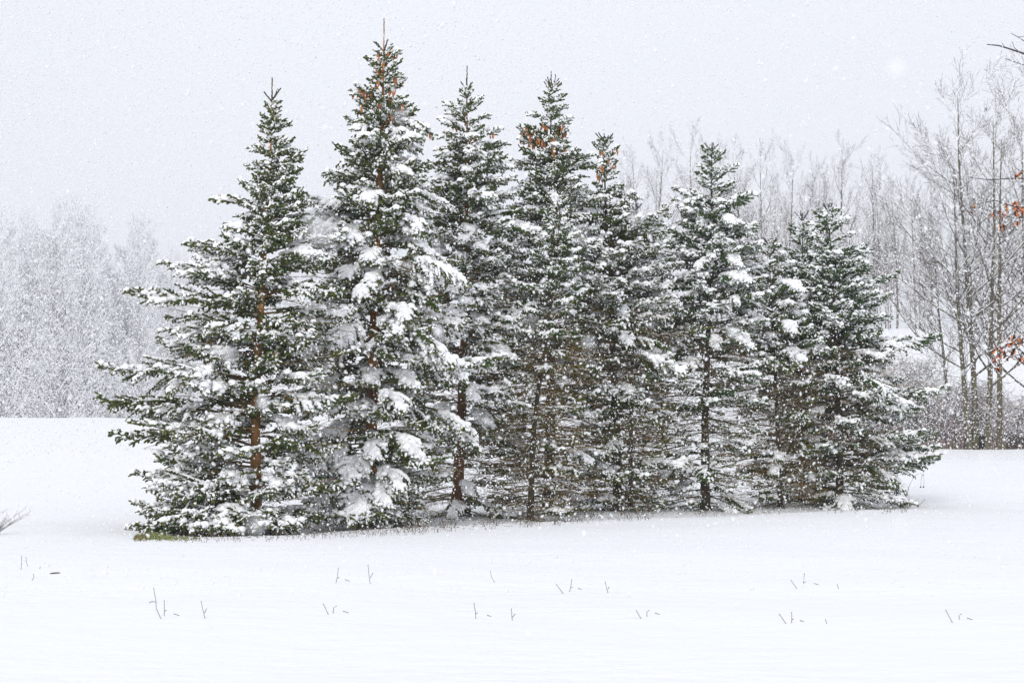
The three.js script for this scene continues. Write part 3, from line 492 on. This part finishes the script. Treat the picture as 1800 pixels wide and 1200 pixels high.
{
  const R = rng(19), g = new MB();
  for (let k = 0; k < 2600; k++) {                       // thin dry litter along the foot of the row
    const px = 310 + 1290 * R(), py0 = mix(944, 893, sm(px, 330, 1500)), py = py0 - 26 + 36 * R(), p = groundAt(px, py); p.y -= 0.01;
    if (n2(px * 0.012, 3) < -0.15) continue;
    const h = (0.05 + 0.22 * R() * R()) * (px > 700 ? 1.25 : 0.7), a = R() * 6.28, l = h * (0.3 + R()), v = 0.5 + 0.8 * R(), c = R() < 0.5 ? [0.17 * v, 0.10 * v, 0.055 * v] : [0.10 * v, 0.075 * v, 0.05 * v];
    g.tube([p, p.clone().add(V(Math.cos(a) * l * 0.4, h * 0.7, Math.sin(a) * l * 0.4)), p.clone().add(V(Math.cos(a) * l, h, Math.sin(a) * l))], [0.004, 0.003, 0.002], 3, c);
  }
  const t2 = new MB(), lit = rng(20);                     // dark needle and twig bits, added to grey the shade band under the boughs
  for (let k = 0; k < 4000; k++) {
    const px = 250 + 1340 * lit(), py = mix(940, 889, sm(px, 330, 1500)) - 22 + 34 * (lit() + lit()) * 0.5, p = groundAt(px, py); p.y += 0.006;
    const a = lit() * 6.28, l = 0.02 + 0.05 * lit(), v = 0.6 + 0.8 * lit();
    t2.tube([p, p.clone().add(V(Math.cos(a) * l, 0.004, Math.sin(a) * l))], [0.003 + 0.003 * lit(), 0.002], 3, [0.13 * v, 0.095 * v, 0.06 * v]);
  }
  const lm = t2.mesh('shade_litter', M.weed); tag(lm, 'needle and twig bits added to darken the shade on the snow under the spruces', 'litter', null, 'stuff'); scene.add(lm);
  const m = g.mesh('dry_weeds', M.weed); tag(m, 'dry brown weeds and fallen twigs along the foot of the spruces', 'weeds', null, 'stuff'); scene.add(m);
}
const WEED = [0.075, 0.06, 0.07], FAINT = [0.36, 0.34, 0.35];
function weedPlant(name, label, category, group, stems, r = 0.0036) {
  const first = stems[0].pts, foot = groundAt(...first[0]), g = base(name, foot.clone(), label, category, group);
  for (const { pts, side, faint, nm, rr } of stems) {
    const f = groundAt(...pts[0]), d = -f.z, b = new MB(), k = rr ?? r, c = faint ? FAINT : WEED;
    const q = pts.map(([x, y]) => at(x, y, d).sub(foot)); q.unshift(q[0].clone().add(V(0, -0.03, 0)));
    b.tube(q, q.map((_, j) => k * (1 - 0.4 * j / q.length)), 5, c);
    b.lump(q[q.length - 1].clone(), k * 1.3, k * 1.6, k * 1.3, rng(3), c);
    for (const s of side ?? []) b.tube(s.map(([x, y]) => at(x, y, d).sub(foot)), s.map((_, j) => k * 0.85), 4, c);
    b.mesh(nm ?? 'stem', M.weed, g);
  }
  return g;
}
const WG = 'dead weeds poking through the snow';
const jig = rng(61);
const set = (x, y, which) => which.map((w) => { const st = stemKinds(x + 9 * (jig() - 0.5), y + 3 * (jig() - 0.5))[w], h = 0.7 + 0.55 * jig(), lean = 0.35 * (jig() - 0.5), [x0, y0] = st.pts[0], f = ([a, b]) => [x0 + (a - x0) * (0.8 + 0.5 * h - 0.3) + (y0 - b) * lean, y0 + (b - y0) * h]; return { ...st, pts: st.pts.map(f), side: st.side?.map((q) => q.map(f)) }; });
const stemKinds = (x, y) => ({          // the four kinds of stem that come up in every clump
  bent: { pts: [[x + 15, y], [x + 6, y - 16], [x + 5, y - 26], [x, y - 45]], side: [[[x + 5, y - 25], [x - 1, y - 26], [x - 6, y - 24]]] }, short: { pts: [[x + 13, y], [x + 2, y - 18]] },
  bud: { pts: [[x + 25, y - 3], [x + 26, y - 14], [x + 26, y - 30]], side: [[[x + 26, y - 12], [x + 30, y - 14]]] }, hook: { pts: [[x + 25, y - 3], [x + 26, y - 12], [x + 30, y - 14]] },
  lying: { pts: [[x + 49, y - 5], [x + 44, y - 7], [x + 40, y - 8]], rr: 0.0038 }, fork: { pts: [[x + 91, y], [x + 89, y - 7], [x + 85, y - 27]], side: [[[x + 90, y - 8], [x + 94, y - 16]]] }, stub: { pts: [[x + 90, y], [x + 88, y - 9]] },
});
weedPlant('weed', 'weed clump with the tallest bent stalk, at the lower left of the snow', 'weed', WG, set(267, 1087, ['bent', 'bud', 'lying', 'fork']));
weedPlant('weed', 'pale weed pair farthest up the snow in front of the tallest spruce', 'weed', WG, [...set(562, 1028, ['bud']), ...set(564, 1027, ['lying', 'fork'])]);
weedPlant('weed', 'low weed sprigs straight below the pale weed pair', 'weed', WG, set(563, 1082, ['short', 'hook', 'lying']));
weedPlant('weed', 'weed clump nearest the bottom middle with a forked twig at its right end', 'weed', WG, set(814, 1090, ['bud', 'lying', 'fork']));
weedPlant('weed', 'dark weed clump with a slanting stalk and forked twig below the middle spruce', 'weed', WG, set(974, 1042, ['short', 'bud', 'lying', 'fork']));
weedPlant('weed', 'small weed clump right of centre with hooked sprig, low on the snow', 'weed', WG, set(1110, 1086, ['short', 'hook', 'lying']));
weedPlant('weed', 'weed clump right of the middle, the upper of two in line', 'weed', WG, set(1388, 1034, ['short', 'bud', 'lying', 'stub']));
weedPlant('weed', 'weed clump right of the middle, the lower of two in line', 'weed', WG, set(1367, 1098, ['short', 'bud', 'lying', 'stub']));
weedPlant('weed', 'faint weed clump nearest the lower right corner of the snow', 'weed', WG, set(1662, 1093, ['short', 'hook', 'lying']));
weedPlant('weed', 'lone faint stalk between the pale weed pair and the dark clump', 'weed', WG, [{ pts: [[870, 1024], [864, 1014], [862, 1004]], faint: 1, rr: 0.0045 }]);
weedPlant('weed', 'thin upright weed stalks left of the fallen stick at the left edge', 'weed', WG, [{ pts: [[36, 1002], [37, 990], [37, 977]] }, { pts: [[48, 995], [45, 985], [45, 979]] }, { pts: [[55, 1021], [59, 1014], [58, 1009]] }, { pts: [[69, 1000], [70, 996]] }]);
{ // a stick lying on the snow
  const p = groundAt(96, 1009), g = base('fallen_stick', p, 'short dark stick lying flat on the snow at the left', 'stick'), d = -p.z, b = new MB(), t = new MB();
  const q = [[87, 1008], [93, 1007], [100, 1006.5], [105, 1006.5]].map(([x, y]) => at(x, y, d).sub(p)); b.tube(q, [0.007, 0.010, 0.009, 0.006], 6, [0.10, 0.07, 0.065]); b.mesh('stick', M.bark, g);
  t.tube([q[0].clone(), q[1].clone().add(V(0, -0.03, 0.01))], [0.005, 0.003], 4, [0.1, 0.07, 0.065]); t.mesh('twig', M.bark, g);
}
{ // the arching stalk with two hanging seed heads at the right end of the row
  const p = groundAt(1592, 893), d = -p.z, g = base('weed_stalk', p, 'tall arching dry stalk with two hanging seed heads right of the last spruce', 'weed'), L = (x, y) => at(x, y, d).sub(p), c = [0.17, 0.15, 0.12];
  let b = new MB(); b.tube([V(0, -0.05, 0), L(1593, 880), L(1598, 856), L(1607, 838), L(1618, 830), L(1624, 836)], [0.008, 0.007, 0.006, 0.005, 0.004, 0.004], 5, c); b.mesh('stem', M.weed, g);
  for (const [x, x2] of [[1622, 1619], [1624, 1624]]) { b = new MB(); b.tube([L(x, 832), L(x2 + 1, 846), L(x2, 856)], [0.004, 0.003, 0.004], 4, c); b.lump(L(x2, 856), 0.018, 0.022, 0.018, rng(4), [0.05, 0.04, 0.035]); b.mesh('seed_head', M.weed, g); }
  for (const row of [[[1550, 862], [1575, 880], [1600, 893]], [[1575, 850], [1576, 888]], [[1608, 894], [1618, 886], [1628, 876]], [[1568, 893], [1580, 886], [1596, 887]]]) { b = new MB(); b.tube(row.map(([x, y]) => L(x, y)), row.map(() => 0.005), 4, c); b.mesh('stem', M.weed, g); }
}
{ // a bare shrub at the left edge
  const R = rng(23), p = groundAt(-22, 940), g = base('bare_shrub', p, 'bare twiggy shrub cut off by the left edge of the picture', 'shrub'), b = new MB();
  for (let k = 0; k < 34; k++) {
    const a = R() * 6.28, el = (30 + 55 * R()) * DEG, len = 0.35 + 0.45 * R(), pts = [V((R() - 0.5) * 0.15, -0.05, (R() - 0.5) * 0.15)], d = V(Math.cos(a) * Math.cos(el), Math.sin(el), Math.sin(a) * Math.cos(el));
    for (let j = 0; j < 4; j++) { d.add(V((R() - 0.5) * 0.3, -0.04, (R() - 0.5) * 0.3)).normalize(); pts.push(pts[j].clone().addScaledVector(d, len / 4)); if (j) b.tube([pts[j + 1], pts[j + 1].clone().add(V((R() - 0.5) * 0.16, 0.1 * R(), (R() - 0.5) * 0.16))], [0.003, 0.0015], 3, [0.2, 0.18, 0.18]); }
    b.tube(pts, [0.006, 0.005, 0.004, 0.003, 0.002], 4, [0.19, 0.17, 0.165]);
  }
  b.mesh('stems', M.weed, g);
}

// ───────── the falling snow ─────────
{
  const R = rng(31), g = new THREE.IcosahedronGeometry(1, 0), p = g.attributes.position, key = {};
  for (let i = 0; i < p.count; i++) { const k = [p.getX(i), p.getY(i), p.getZ(i)].map((x) => x.toFixed(3)).join(), f = key[k] ?? (key[k] = 0.7 + 0.6 * R()); p.setXYZ(i, p.getX(i) * f, p.getY(i) * f, p.getZ(i) * f); }
  for (let i = 0; i < p.count; i++) { const q = V(p.getX(i), p.getY(i), p.getZ(i)).normalize(); g.attributes.normal.setXYZ(i, q.x, q.y, q.z); }   // rounded by melting
  const list = [], o = new THREE.Object3D();
  const add = (d, u, v, s) => { const pt = V(u * d, EYE + v * d, -d); if (pt.y < ground(pt.x, pt.z) + 0.05) return; list.push([pt, s]); };
  const size = (m) => m * Math.exp(0.38 * (R() + R() + R() - 1.5));
  for (let k = 0; k < 40000; k++) { const d = Math.cbrt(mix(7 ** 3, 36 ** 3, R())); add(d, (R() - 0.5) * 0.66, mix(-0.09, 0.24, R()), size(0.0062)); }
  for (let k = 0; k < 60; k++) { const d = Math.cbrt(mix(1.2 ** 3, 7 ** 3, R())); add(d, (R() - 0.5) * 0.62, mix(-0.12, 0.24, R()), size(0.005)); }
  for (let k = 0; k < 16; k++) add(mix(0.9, 1.9, R()), (R() - 0.5) * 0.5, mix(-0.1, 0.2, R()), size(0.0032));
  for (let k = 0; k < 540000; k++) { const d = mix(40, 186, Math.pow(R(), 0.5)); add(d, (Math.pow(R(), 1.7) - 0.5) * 0.62, mix(-0.02, 0.25, R()), size(0.0185)); }
  const m = new THREE.InstancedMesh(g, M.flake, list.length);
  list.forEach(([q, s], k) => { o.position.copy(q); o.rotation.set(R() * 6, R() * 6, 0.5 + (R() - 0.5)); o.scale.set(s, s * (1 + 0.7 * R()), s * (0.7 + 0.5 * R())); o.updateMatrix(); m.setMatrixAt(k, o.matrix); });
  m.name = 'snowflakes'; m.castShadow = m.receiveShadow = true; tag(m, 'white snowflakes falling everywhere in the air', 'snow', null, 'stuff'); scene.add(m);
}

const renderer = new THREE.WebGLRenderer({ antialias: true });
renderer.toneMapping = THREE.LinearToneMapping; renderer.toneMappingExposure = EXPOSURE;
renderer.shadowMap.enabled = true; renderer.shadowMap.type = THREE.PCFSoftShadowMap;
renderer.render(scene, camera);
